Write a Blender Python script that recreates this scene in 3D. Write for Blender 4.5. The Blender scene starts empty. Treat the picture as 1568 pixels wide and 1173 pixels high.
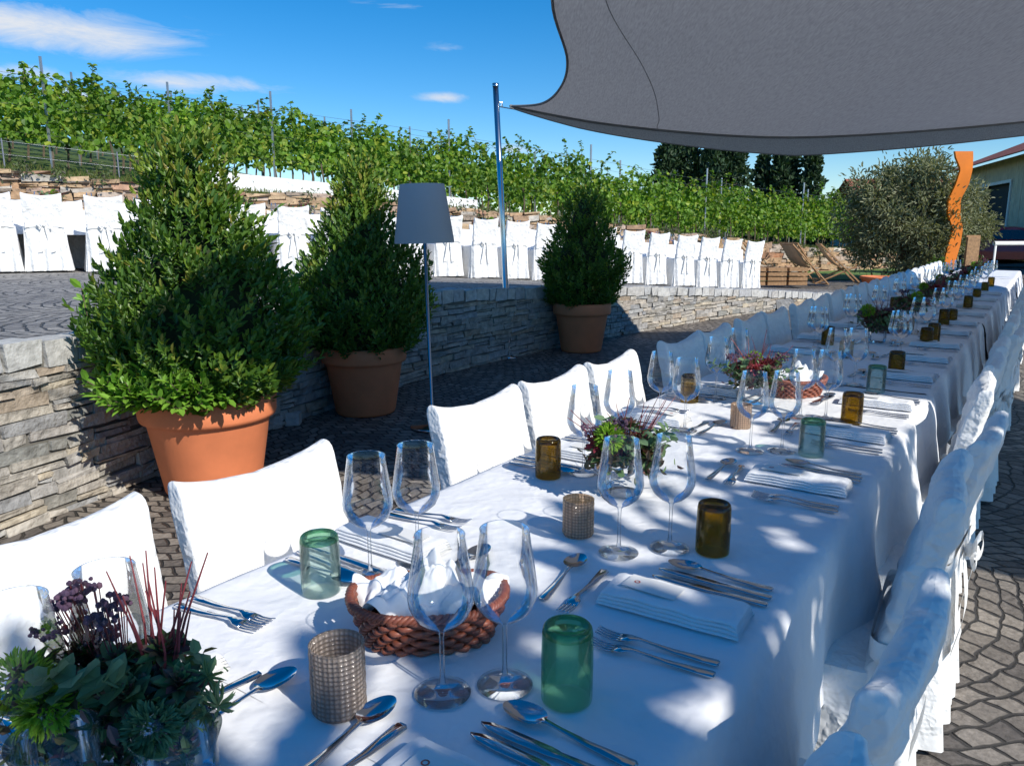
import bpy, math, random
import numpy as np
from mathutils import Vector, Matrix, noise
R=math.radians
random.seed(7); rng=np.random.default_rng(7)
sc=bpy.context.scene
def U(a,b): return random.uniform(a,b)

# ------------------------------------------------------------------ materials
class NT:
    def __init__(s,name):
        s.m=bpy.data.materials.new(name); s.m.use_nodes=True
        s.t=s.m.node_tree; s.t.nodes.clear(); s.out=s.n('ShaderNodeOutputMaterial')
    def n(s,typ,**k):
        x=s.t.nodes.new(typ)
        for a,b in k.items():
            if hasattr(x,a): setattr(x,a,b)
        return x
    def l(s,a,b): s.t.links.new(a,b)
    def ramp(s,fac,cols,interp='LINEAR'):
        r=s.n('ShaderNodeValToRGB'); e=r.color_ramp.elements; r.color_ramp.interpolation=interp
        while len(e)<len(cols): e.new(.5)
        for i,(p,c) in enumerate(cols):
            e[i].position=p; e[i].color=(c[0],c[1],c[2],1)
        if fac is not None: s.l(fac,r.inputs[0])
        return r.outputs[0]
    def noise(s,scale,detail=4,rough=.5,vec=None,col=False):
        x=s.n('ShaderNodeTexNoise'); x.inputs['Scale'].default_value=scale
        x.inputs['Detail'].default_value=detail; x.inputs['Roughness'].default_value=rough
        if vec is None:
            tc=s.n('ShaderNodeTexCoord'); vec=tc.outputs['Object']
        s.l(vec,x.inputs['Vector']); return x.outputs['Color' if col else 'Fac']
    def math(s,op,a,b=None,clamp=False):
        x=s.n('ShaderNodeMath'); x.operation=op; x.use_clamp=clamp
        for i,v in enumerate((a,b)):
            if v is None: continue
            if isinstance(v,(int,float)): x.inputs[i].default_value=v
            else: s.l(v,x.inputs[i])
        return x.outputs[0]
    def mix(s,f,a,b,mode='MIX'):
        x=s.n('ShaderNodeMixRGB'); x.blend_type=mode
        for i,v in enumerate((f,a,b)):
            if isinstance(v,(int,float)): x.inputs[i].default_value=v
            elif isinstance(v,tuple): x.inputs[i].default_value=(v[0],v[1],v[2],1)
            else: s.l(v,x.inputs[i])
        return x.outputs[0]
    def bump(s,h,strength=.3,dist=.01):
        b=s.n('ShaderNodeBump'); b.inputs['Strength'].default_value=strength; b.inputs['Distance'].default_value=dist
        s.l(h,b.inputs['Height']); return b.outputs[0]
    def bsdf(s,col,rough=.6,metal=0,normal=None,spec=.5):
        p=s.n('ShaderNodeBsdfPrincipled')
        if isinstance(col,tuple): p.inputs['Base Color'].default_value=(*col[:3],1)
        else: s.l(col,p.inputs['Base Color'])
        if isinstance(rough,(int,float)): p.inputs['Roughness'].default_value=rough
        else: s.l(rough,p.inputs['Roughness'])
        p.inputs['Metallic'].default_value=metal
        p.inputs['Specular IOR Level'].default_value=spec
        if normal is not None: s.l(normal,p.inputs['Normal'])
        return p.outputs[0]
    def fin(s,sh): s.l(sh,s.out.inputs['Surface']); return s.m

def simple(name,col,rough=.6,metal=0,var=.15,vs=6,bump=0,bs=40,bd=.005,spec=.5):
    t=NT(name)
    c=t.ramp(t.noise(vs,5),[(.3,tuple(x*(1-var) for x in col)),(.7,tuple(min(1,x*(1+var)) for x in col))])
    nm=t.bump(t.noise(bs,5),bump,bd) if bump else None
    return t.fin(t.bsdf(c,rough,metal,nm,spec))

def island(name,cols,rough=.8,bump=.4,bs=30,bd=.006,trans=0,var=.25,vs=8,spec=.3):
    t=NT(name); g=t.n('ShaderNodeNewGeometry')
    n=len(cols)
    c=t.ramp(g.outputs['Random Per Island'],[(i/max(1,n-1),cc) for i,cc in enumerate(cols)])
    nz=t.ramp(t.noise(vs,5),[(.25,(1-var,)*3),(.75,(1+var,)*3)])
    c=t.mix(1,c,nz,'MULTIPLY')
    nm=t.bump(t.noise(bs,5),bump,bd) if bump else None
    b=t.bsdf(c,rough,0,nm,spec)
    if trans:
        tr=t.n('ShaderNodeBsdfTranslucent')
        c2=t.mix(1,c,(1.6,1.6,.5),'MULTIPLY'); t.l(c2,tr.inputs[0])
        mx=t.n('ShaderNodeMixShader'); mx.inputs[0].default_value=trans
        t.l(b,mx.inputs[1]); t.l(tr.outputs[0],mx.inputs[2]); b=mx.outputs[0]
    return t.fin(b)

def cloth(name,col=(.80,.80,.81),b1=.35,trans=.0,crumple=.4,sc1=7,ridge=0):
    t=NT(name)
    h=t.math('ADD',t.math('MULTIPLY',t.noise(sc1,3,.55),1.0),t.math('MULTIPLY',t.noise(45,3),.06))
    if ridge:
        # sharp creases: ridged noise
        rn_=t.math('ABSOLUTE',t.math('SUBTRACT',t.noise(sc1*.8,4,.6),.5)); rn_=t.math('MINIMUM',rn_,.12)
        h=t.math('SUBTRACT',h,t.math('MULTIPLY',rn_,ridge))
    nm=t.bump(h,crumple,.03)
    c=t.ramp(t.noise(3,3),[(.3,tuple(x*.97 for x in col)),(.7,col)])
    p=t.bsdf(c,.85,0,nm,.15)
    if trans:
        tr=t.n('ShaderNodeBsdfTranslucent'); tr.inputs[0].default_value=(*col,1)
        mx=t.n('ShaderNodeMixShader'); mx.inputs[0].default_value=trans
        t.l(p,mx.inputs[1]); t.l(tr.outputs[0],mx.inputs[2]); p=mx.outputs[0]
    return t.fin(p)

def glass(name,col,edge,rmin=.04,rough=.02,bump=0,k=.75):
    # thin-walled glass: tinted clear pane, stronger reflection and tint at grazing angles
    t=NT(name)
    lw=t.n('ShaderNodeLayerWeight'); lw.inputs[0].default_value=.35
    c=t.ramp(lw.outputs['Facing'],[(0,col),(.6,col),(1,edge)])
    tr=t.n('ShaderNodeBsdfTransparent'); t.l(c,tr.inputs[0])
    gl=t.n('ShaderNodeBsdfGlossy'); gl.inputs['Roughness'].default_value=rough
    gl.inputs[0].default_value=(.95,.97,1,1)
    f=t.n('ShaderNodeFresnel'); f.inputs[0].default_value=1.5
    ff=t.math('MULTIPLY',t.math('MAXIMUM',f.outputs[0],rmin),k)
    mx=t.n('ShaderNodeMixShader'); t.l(ff,mx.inputs[0]); t.l(tr.outputs[0],mx.inputs[1]); t.l(gl.outputs[0],mx.inputs[2])
    return t.fin(mx.outputs[0])
def tinted(name,col,edge,dcol,dmix=.16):
    # coloured recycled glass with a little milky scatter in the wall
    t=NT(name)
    lw=t.n('ShaderNodeLayerWeight'); lw.inputs[0].default_value=.4
    c=t.ramp(lw.outputs['Facing'],[(0,col),(.55,col),(1,edge)])
    tr=t.n('ShaderNodeBsdfTransparent'); t.l(c,tr.inputs[0])
    tl=t.n('ShaderNodeBsdfTranslucent'); tl.inputs[0].default_value=(*dcol,1)
    a=t.n('ShaderNodeMixShader'); a.inputs[0].default_value=dmix; t.l(tr.outputs[0],a.inputs[1]); t.l(tl.outputs[0],a.inputs[2])
    gl=t.n('ShaderNodeBsdfGlossy'); gl.inputs['Roughness'].default_value=.04
    t.l(t.bump(t.noise(45,2),.25,.004),gl.inputs['Normal'])
    f=t.n('ShaderNodeFresnel'); f.inputs[0].default_value=1.5
    mx=t.n('ShaderNodeMixShader'); t.l(t.math('MULTIPLY',t.math('MAXIMUM',f.outputs[0],.05),.8),mx.inputs[0]); t.l(a.outputs[0],mx.inputs[1]); t.l(gl.outputs[0],mx.inputs[2])
    return t.fin(mx.outputs[0])

def cobble(name,c1,c2,c3,w=.105,rot=.35,k=2.2,amp=.32,dis=.16,mort=.011):
    t=NT(name); tc=t.n('ShaderNodeTexCoord')
    nz=t.noise(6,2,.5,tc.outputs['Object'],True)
    sb=t.n('ShaderNodeVectorMath'); sb.operation='SUBTRACT'; t.l(nz,sb.inputs[0]); sb.inputs[1].default_value=(.5,.5,.5)
    ml=t.n('ShaderNodeVectorMath'); ml.operation='SCALE'; t.l(sb.outputs[0],ml.inputs[0]); ml.inputs['Scale'].default_value=dis
    ad=t.n('ShaderNodeVectorMath'); ad.operation='ADD'; t.l(tc.outputs['Object'],ad.inputs[0]); t.l(ml.outputs[0],ad.inputs[1])
    mp=t.n('ShaderNodeMapping'); t.l(ad.outputs[0],mp.inputs[0]); mp.inputs['Rotation'].default_value=(0,0,rot)
    sp=t.n('ShaderNodeSeparateXYZ'); t.l(mp.outputs[0],sp.inputs[0])
    x,y=sp.outputs[0],sp.outputs[1]
    a=t.math('ABSOLUTE',t.math('SINE',t.math('MULTIPLY',x,k)))
    y2=t.math('ADD',y,t.math('MULTIPLY',a,amp))
    cb=t.n('ShaderNodeCombineXYZ'); t.l(x,cb.inputs[0]); t.l(y2,cb.inputs[1])
    b=t.n('ShaderNodeTexBrick'); t.l(cb.outputs[0],b.inputs['Vector'])
    for nme,v in (('Color1',(0,0,0,1)),('Color2',(1,1,1,1)),('Mortar',(.5,.5,.5,1)),('Scale',1),('Mortar Size',mort),('Mortar Smooth',.75),('Bias',0),('Brick Width',w),('Row Height',w*.92)): b.inputs[nme].default_value=v
    g=t.n('ShaderNodeSeparateColor'); t.l(b.outputs['Color'],g.inputs[0])
    c=t.ramp(g.outputs[0],[(0,c1),(.5,c2),(1,c3)])
    c=t.mix(.7,c,t.ramp(t.noise(45,5,.6),[(.3,(.55,.55,.55)),(.7,(1.3,1.3,1.3))]),'MULTIPLY')
    c=t.mix(.9,c,t.ramp(t.noise(.9,5,.6),[(.3,(.68,.68,.70)),(.7,(1.2,1.16,1.1))]),'MULTIPLY')
    e=t.ramp(b.outputs['Fac'],[(.25,(0,0,0)),(.85,(1,1,1))])
    c=t.mix(e,c,tuple(q*.36 for q in c1))
    hh=t.math('SUBTRACT',t.math('ADD',t.math('MULTIPLY',t.noise(38,4),.5),t.math('MULTIPLY',g.outputs[0],.4)),b.outputs['Fac'])
    nm=t.bump(hh,1.0,.022)
    return t.fin(t.bsdf(c,.65,0,nm,.4))

# ------------------------------------------------------------------ mesh builder
class MB:
    def __init__(s): s.v=[]; s.f=[]; s.m=[]
    def add(s,V,F,m=0):
        o=len(s.v); s.v+=[tuple(p) for p in V]; s.f+=[tuple(i+o for i in f) for f in F]; s.m+=[m]*len(F)
    def box(s,c,size,m=0,rot=None,jit=0):
        V=[]
        for sx in(-.5,.5):
            for sy in(-.5,.5):
                for sz in(-.5,.5):
                    p=Vector((sx*size[0]+U(-jit,jit),sy*size[1]+U(-jit,jit),sz*size[2]+U(-jit,jit)))
                    if rot is not None: p=rot@p
                    V.append(p+Vector(c))
        s.add(V,[(0,1,3,2),(4,6,7,5),(0,4,5,1),(2,3,7,6),(0,2,6,4),(1,5,7,3)],m)
    def revolve(s,prof,n=24,c=(0,0,0),m=0,M=None,sx=1,sy=1):
        V=[];F=[]
        for r,z in prof:
            for i in range(n):
                a=2*math.pi*i/n; p=Vector((r*math.cos(a)*sx,r*math.sin(a)*sy,z))
                if M is not None: p=M@p
                V.append(p+Vector(c))
        for j in range(len(prof)-1):
            for i in range(n):
                k=(i+1)%n; F.append((j*n+i,j*n+k,(j+1)*n+k,(j+1)*n+i))
        s.add(V,F,m)
    def tube(s,pts,r,n=6,m=0,closed=False):
        pts=[Vector(p) for p in pts]; N=len(pts); V=[];F=[]
        rr=r if isinstance(r,(list,tuple)) else [r]*N
        up=Vector((0,0,1)); 
        for i,p in enumerate(pts):
            a=pts[(i-1)%N] if (closed or i>0) else p; b=pts[(i+1)%N] if (closed or i<N-1) else p
            d=(b-a).normalized(); q=up if abs(d.z)<.9 else Vector((1,0,0))
            x=d.cross(q).normalized(); y=d.cross(x)
            for k in range(n):
                t=2*math.pi*k/n; V.append(p+(x*math.cos(t)+y*math.sin(t))*rr[i])
        for j in range(N if closed else N-1):
            for k in range(n):
                l=(k+1)%n; j2=(j+1)%N; F.append((j*n+k,j*n+l,j2*n+l,j2*n+k))
        if not closed:
            F.append(tuple(range(n))); F.append(tuple((N-1)*n+k for k in range(n)))
        s.add(V,F,m)
    def grid(s,fn,nu,nv,m=0,cu=False):
        V=[fn(i/(nu if cu else nu-1),j/(nv-1)) for j in range(nv) for i in range(nu)]
        F=[]
        for j in range(nv-1):
            for i in range(nu if cu else nu-1):
                k=(i+1)%nu; F.append((j*nu+i,j*nu+k,(j+1)*nu+k,(j+1)*nu+i))
        s.add(V,F,m)
    def leaves(s,P,D,N,size,width=.5,m=0,fold=.12):
        P=np.asarray(P,float); D=np.asarray(D,float); N=np.asarray(N,float); n=len(P)
        if n==0: return
        D=D/(np.linalg.norm(D,axis=1)[:,None]+1e-9); S=np.cross(D,N); S/= (np.linalg.norm(S,axis=1)[:,None]+1e-9); N=np.cross(S,D)
        sz=np.broadcast_to(np.asarray(size,float),(n,))[:,None]
        w=width*.5
        T=[(0,0,0),(.3,-w*.9,fold),(.72,-w*.75,fold),(1,0,-.02),(.72,w*.75,fold),(.3,w*.9,fold)]
        V=np.stack([P+sz*(a*D+b*S+c*N) for a,b,c in T],axis=1).reshape(-1,3)
        o=len(s.v); s.v+=V.tolist()
        b=(np.arange(n)*6+o)[:,None]
        F=np.concatenate([b+np.array([0,1,2,3]),b+np.array([0,3,4,5])],axis=1).reshape(-1,4)
        s.f+=F.tolist(); s.m+=[m]*(2*n)
    def obj(s,name,mats,smooth=True,loc=(0,0,0),rz=0,parent=None,scale=None):
        me=s.mesh(name,mats,smooth); return inst(name,me,loc,rz,parent,scale)
    def mesh(s,name,mats,smooth=True):
        me=bpy.data.meshes.new(name); me.from_pydata(s.v,[],s.f)
        for x in (mats if isinstance(mats,(list,tuple)) else [mats]): me.materials.append(x)
        me.polygons.foreach_set('material_index',s.m)
        me.polygons.foreach_set('use_smooth',[smooth]*len(s.f)); me.update(); return me
def inst(name,me,loc=(0,0,0),rz=0,parent=None,scale=None,rot=None):
    o=bpy.data.objects.new(name,me); o.location=loc
    o.rotation_euler=rot if rot else (0,0,rz)
    if scale: o.scale=scale if isinstance(scale,(tuple,list)) else (scale,)*3
    sc.collection.objects.link(o)
    if parent: o.parent=parent
    return o
def empty(name,loc=(0,0,0),rz=0):
    o=bpy.data.objects.new(name,None); o.location=loc; o.rotation_euler=(0,0,rz); sc.collection.objects.link(o); return o
def interp(pts,x):
    if x<=pts[0][0]: return pts[0][1]
    for (a,b),(c,d) in zip(pts,pts[1:]):
        if x<=c: return b+(d-b)*(x-a)/(c-a)
    return pts[-1][1]
def crom(pts,t):
    n=len(pts)-1; f=min(max(t,0),.99999)*n; i=int(f); u=f-i
    g=lambda k: Vector(pts[min(max(k,0),n)])
    p0,p1,p2,p3=g(i-1),g(i),g(i+1),g(i+2)
    return .5*((2*p1)+(p2-p0)*u+(2*p0-5*p1+4*p2-p3)*u*u+(3*p1-p0-3*p2+p3)*u**3)
def runit(n):
    a=rng.normal(size=(n,3)); return a/np.linalg.norm(a,axis=1)[:,None]

# materials
M_cloth=cloth('white_linen',(.84,.84,.85),crumple=.45,sc1=6,ridge=1.2)
M_cover=cloth('chair_cover_linen',(.86,.85,.83),crumple=.65,sc1=8,ridge=2.2)
M_nap=cloth('napkin_linen',(.86,.86,.86),crumple=.3,sc1=14)
M_cob=cobble('cobblestone',(.13,.115,.105),(.215,.19,.165),(.31,.275,.24),w=.092,rot=-.55,k=1.9,amp=.34,dis=.085,mort=.009)
M_cob2=cobble('terrace_cobble',(.22,.21,.205),(.33,.315,.295),(.43,.41,.38),w=.10,rot=.9,dis=.09)
M_grass=island('grass',[(.05,.08,.02),(.09,.13,.03)],bump=.6,bs=8,vs=.8)
M_earth=simple('earth',(.10,.09,.05),.95,var=.4,vs=.6,bump=.5,bs=6,bd=.05)
M_stone=island('schist',[(.25,.25,.23),(.42,.38,.32),(.33,.32,.31),(.50,.43,.32),(.29,.29,.29),(.46,.43,.38),(.37,.29,.21),(.40,.40,.39)],bump=1,bs=26,bd=.02,vs=14,var=.35)
M_cap=island('granite_cap',[(.40,.40,.40),(.52,.51,.48),(.46,.44,.41)],bump=.8,bs=35,bd=.012,vs=20)
M_mortar=simple('mortar',(.15,.14,.12),.95)
M_sand=island('sandstone',[(.42,.26,.15),(.50,.36,.22),(.34,.22,.14),(.50,.46,.40),(.40,.20,.11)],bump=.9,bs=14,bd=.04,vs=6,var=.35)
M_terra=simple('terracotta',(.78,.24,.10),.75,var=.12,vs=5,bump=.15,bs=60,bd=.003)
M_soil=simple('soil',(.04,.03,.02),.95,bump=.6,bs=40)
M_box=island('evergreen_leaf',[(.045,.115,.018),(.10,.20,.025),(.065,.15,.02),(.16,.26,.03)],rough=.42,bump=0,trans=.28,var=.2,vs=5,spec=.5)
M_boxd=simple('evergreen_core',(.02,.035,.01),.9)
M_tip=island('evergreen_tip',[(.22,.27,.04),(.19,.30,.04),(.27,.23,.05)],rough=.5,bump=0,trans=.28)
M_bay=island('bay_leaf',[(.12,.28,.03),(.18,.37,.045),(.25,.44,.06)],rough=.35,bump=0,trans=.28,var=.15,spec=.5)
M_vine=island('vine_leaf',[(.06,.14,.018),(.13,.26,.028),(.20,.34,.035),(.09,.19,.02),(.34,.40,.045)],rough=.5,bump=0,trans=.38,var=.4,vs=.7,spec=.4)
M_bark=simple('bark',(.12,.09,.06),.9,var=.3,bump=.8,bs=25,bd=.02)
M_olive=island('olive_leaf',[(.13,.15,.07),(.22,.23,.12),(.30,.31,.19),(.17,.19,.09)],rough=.5,bump=0,trans=.2,var=.3,vs=1.5)
M_pop=island('poplar_leaf',[(.018,.045,.025),(.035,.07,.03),(.055,.10,.04)],rough=.6,bump=0,trans=.15,var=.2,vs=.3)
M_steel=simple('steel',(.62,.63,.65),.22,1,var=.05)
M_galv=simple('galvanised',(.45,.46,.48),.4,.8,var=.08)
M_cut=simple('cutlery_steel',(.58,.58,.60),.12,1,var=.04)
M_glass=glass('clear_glass',(.985,.99,.99),(.45,.51,.54),k=.85)
M_green=tinted('green_glass',(.76,.96,.86),(.30,.72,.50),(.40,.80,.58),.22)
M_greend=tinted('green_glass_rim',(.35,.75,.52),(.10,.42,.24),(.14,.52,.30),.35)
M_lgreen=tinted('pale_green_glass',(.93,.985,.96),(.55,.8,.7),(.6,.8,.7),.07)
M_lgrim=tinted('pale_green_rim',(.4,.72,.5),(.10,.38,.2),(.14,.46,.25),.3)
M_amber=tinted('amber_glass',(.76,.64,.16),(.32,.22,.03),(.60,.44,.05),.18)
M_amberd=tinted('amber_glass_rim',(.32,.24,.07),(.10,.06,.02),(.18,.11,.02),.3)
M_wax=simple('wax',(.75,.68,.55),.5,var=.05)
def votive_mat(name,col):
    t=NT(name); tc=t.n('ShaderNodeTexCoord'); v=t.n('ShaderNodeTexVoronoi'); v.inputs['Scale'].default_value=150; v.inputs['Randomness'].default_value=.08
    t.l(tc.outputs['Object'],v.inputs['Vector'])
    nm=t.bump(v.outputs['Distance'],1,.006)
    cc=t.mix(t.ramp(v.outputs['Distance'],[(.15,(1,1,1)),(.65,(0,0,0))]),tuple(k*.42 for k in col),col)
    p=t.bsdf(cc,.15,0,nm,.8)
    tr=t.n('ShaderNodeBsdfTranslucent'); t.l(cc,tr.inputs[0])
    tp=t.n('ShaderNodeBsdfTransparent'); tp.inputs[0].default_value=(*[min(1,k*1.3) for k in col],1)
    a=t.n('ShaderNodeMixShader'); a.inputs[0].default_value=.4; t.l(p,a.inputs[1]); t.l(tr.outputs[0],a.inputs[2])
    b=t.n('ShaderNodeMixShader'); b.inputs[0].default_value=.25; t.l(a.outputs[0],b.inputs[1]); t.l(tp.outputs[0],b.inputs[2])
    return t.fin(b.outputs[0])
M_vot=votive_mat('votive_glass',(.95,.68,.50)); M_votg=votive_mat('votive_glass_grey',(.74,.62,.53))
M_wick=island('wicker',[(.20,.055,.03),(.32,.10,.055),(.25,.075,.045)],rough=.45,bump=.3,bs=200,bd=.001,spec=.5)
def sailmat():
    t=NT('sail_fabric')
    w=t.n('ShaderNodeTexNoise'); tc=t.n('ShaderNodeTexCoord'); mp=t.n('ShaderNodeMapping'); mp.inputs['Scale'].default_value=(60,4,60)
    mp.inputs['Rotation'].default_value=(0,0,.5)
    t.l(tc.outputs['Object'],mp.inputs[0]); t.l(mp.outputs[0],w.inputs['Vector']); w.inputs['Scale'].default_value=1.5
    c=t.ramp(w.outputs['Fac'],[(.3,(.31,.31,.315)),(.7,(.41,.41,.415))])
    p=t.bsdf(c,.8,0,t.bump(w.outputs['Fac'],.4,.006),.2)
    tr=t.n('ShaderNodeBsdfTranslucent'); t.l(t.mix(1,c,(.85,.84,.84),'MULTIPLY'),tr.inputs[0])
    a=t.n('ShaderNodeMixShader'); a.inputs[0].default_value=.40; t.l(p,a.inputs[1]); t.l(tr.outputs[0],a.inputs[2])
    return t.fin(a.outputs[0])
M_sail=sailmat()
M_hem=simple('sail_hem',(.17,.17,.175),.8)
M_shade=cloth('lampshade_fabric',(.56,.55,.57),crumple=.05,trans=.25,sc1=60)
M_dark=simple('dark_metal',(.03,.03,.03),.4)
M_wood=simple('wood',(.36,.20,.09),.6,var=.3,vs=20)

# ------------------------------------------------------------------ world, sun, camera
SUN_EL=38; SUN_AZ=135.5
w=bpy.data.worlds.new("World"); sc.world=w; w.use_nodes=True; nt=w.node_tree
for x in list(nt.nodes): nt.nodes.remove(x)
def wn(t,**k):
    x=nt.nodes.new(t)
    for a,b in k.items(): setattr(x,a,b)
    return x
out=wn('ShaderNodeOutputWorld'); bg=wn('ShaderNodeBackground'); bg.inputs[1].default_value=.14
sky=wn('ShaderNodeTexSky'); sky.sky_type='NISHITA'; sky.sun_disc=False
sky.sun_elevation=R(SUN_EL); sky.sun_rotation=R(SUN_AZ); sky.air_density=1.0; sky.dust_density=.0; sky.ozone_density=4.5; sky.altitude=600
hs=wn('ShaderNodeHueSaturation'); hs.inputs['Saturation'].default_value=1.38; nt.links.new(sky.outputs[0],hs.inputs['Color'])
tc=wn('ShaderNodeTexCoord')
def wm(op,a,b=None,clamp=False):
    x=wn('ShaderNodeMath'); x.operation=op; x.use_clamp=clamp
    for i,v in enumerate((a,b)):
        if v is None: continue
        if isinstance(v,(int,float)): x.inputs[i].default_value=v
        else: nt.links.new(v,x.inputs[i])
    return x.outputs[0]
mp=wn('ShaderNodeMapping'); mp.inputs['Scale'].default_value=(1,1,4.2); nt.links.new(tc.outputs['Generated'],mp.inputs[0])
nz=wn('ShaderNodeTexNoise'); nz.inputs['Scale'].default_value=8; nz.inputs['Detail'].default_value=9; nz.inputs['Roughness'].default_value=.68; nz.inputs['Distortion'].default_value=.7
nt.links.new(mp.outputs[0],nz.inputs['Vector'])
acc=None
for (cx,cz,ax,az,st) in [(-.47,.205,.17,.036,1),(-.37,.160,.14,.018,.8),(-.52,.158,.08,.014,.7),(-.083,.156,.05,.009,.7),(.0,.098,.05,.012,.8),(-.33,.130,.07,.012,.6),(-.13,.253,.09,.010,.5),(-.47,.140,.07,.014,.7),(.5,.3,.2,.03,.7),(-.9,.2,.2,.04,.8),(-.08,.21,.05,.010,.42)]:
    s1=wn('ShaderNodeVectorMath',operation='SUBTRACT'); nt.links.new(tc.outputs['Generated'],s1.inputs[0]); s1.inputs[1].default_value=(cx,math.sqrt(max(0,1-cx*cx-cz*cz)),cz)
    s2=wn('ShaderNodeVectorMath',operation='MULTIPLY'); nt.links.new(s1.outputs[0],s2.inputs[0]); s2.inputs[1].default_value=(1/ax,.6/ax,1/az)
    s3=wn('ShaderNodeVectorMath',operation='LENGTH'); nt.links.new(s2.outputs[0],s3.inputs[0])
    q=wm('MULTIPLY',wm('SUBTRACT',1,s3.outputs['Value'],True),st)
    acc=q if acc is None else wm('MAXIMUM',acc,q)
cl=wm('MULTIPLY',wm('MULTIPLY',wm('SUBTRACT',wm('ADD',wm('MULTIPLY',acc,.65),nz.outputs['Fac']),.64),2.2,True),wm('MULTIPLY',acc,2.5,True),True)
mx=wn('ShaderNodeMixRGB'); nt.links.new(cl,mx.inputs[0]); nt.links.new(hs.outputs[0],mx.inputs[1]); mx.inputs[2].default_value=(5.4,5.7,6.2,1)
nt.links.new(mx.outputs[0],bg.inputs[0]); nt.links.new(bg.outputs[0],out.inputs[0])

sd=bpy.data.lights.new('sun','SUN'); sd.energy=5.0; sd.angle=R(.5); sd.color=(1,.955,.87)
so=bpy.data.objects.new('sun',sd); sc.collection.objects.link(so)
az=R(SUN_AZ); el=R(SUN_EL)
sdir=Vector((math.sin(az)*math.cos(el),math.cos(az)*math.cos(el),math.sin(el)))
so.rotation_euler=sdir.to_track_quat('Z','Y').to_euler(); so.location=(10,-10,12)
cd=bpy.data.cameras.new('camera'); co=bpy.data.objects.new('camera',cd); sc.collection.objects.link(co)
co.location=(0,0,1.40); co.rotation_euler=(R(90-11.33),0,0); cd.sensor_width=36; cd.lens=27.05; cd.clip_start=.02; cd.clip_end=3000
sc.camera=co
sc.view_settings.view_transform='Standard'; sc.view_settings.look='None'; sc.view_settings.exposure=0

# ------------------------------------------------------------------ terrain
ZT=[(0,.87),(4,.85),(5.5,.80),(8.4,.67),(12,.43),(15,.20),(18,.03),(20,-.05)]
def zter(x,y): return interp(ZT,.64*x+.77*y)
E=Vector((.8713,.4907,0)); Mv=Vector((-.4907,.8713,0))
ZH=[(-30,3.4),(-8,2.75),(-1.3,2.42),(1.4,2.2),(7,1.9),(12.6,1.5),(18,.95),(24,.55),(34,.25),(50,.05)]
def zhill(q,m):
    sl=interp([(-5,.125),(5,.11),(18,.04),(40,.0)],q); return interp(ZH,q)+sl*min(m-17.4,40)
def hillpt(q,m,dz=0):
    p=E*q+Mv*m; return Vector((p.x,p.y,zhill(q,m)+dz))
mb=MB(); S=900
mb.add([(-S,-S,-.03),(S,-S,-.03),(S,S,-.03),(-S,S,-.03)],[(0,1,2,3)]); mb.obj('ground',M_earth)
mb=MB(); mb.add([(-6,-12,0),(22,-12,0),(24,26,0),(-6,26,0)],[(0,1,2,3)]); mb.obj('cobblestone_courtyard',M_cob)
WP=[(-4.6,-6),(-3.3,-.5),(-2.75,2.2),(-2.36,3.33),(-2.08,4.15),(-1.45,5.9),(-.55,7.62),(1.25,9.99),(3.71,12.6),(5.64,14.26),(7.6,15.7),(9.5,17)]
WPv=[Vector((a,b,0)) for a,b in WP]
def wallp(t): return crom(WPv,t)
def farp(t):
    q=interp([(0,-32),(.4,-8),(1,26)],t); return E*q+Mv*17.45
mb=MB()
def tf(u,v):
    a=wallp(u); b=farp(u); d=(b-a).normalized(); p=a.lerp(b,v) if v>0 else a+d*.12
    if v==0: p=a+d*.10
    return (p.x,p.y,zter(p.x,p.y)-.004)
mb.grid(tf,90,26); mb.obj('cobblestone_terrace',M_cob2)
mb=MB()
mb.grid(lambda u,v: tuple(hillpt(-32+110*u,17.5+62*v*v+0*u,.06*noise.noise(Vector((u*60,v*20,0))))),110,40); mb.obj('vineyard_hill',M_grass)
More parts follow.
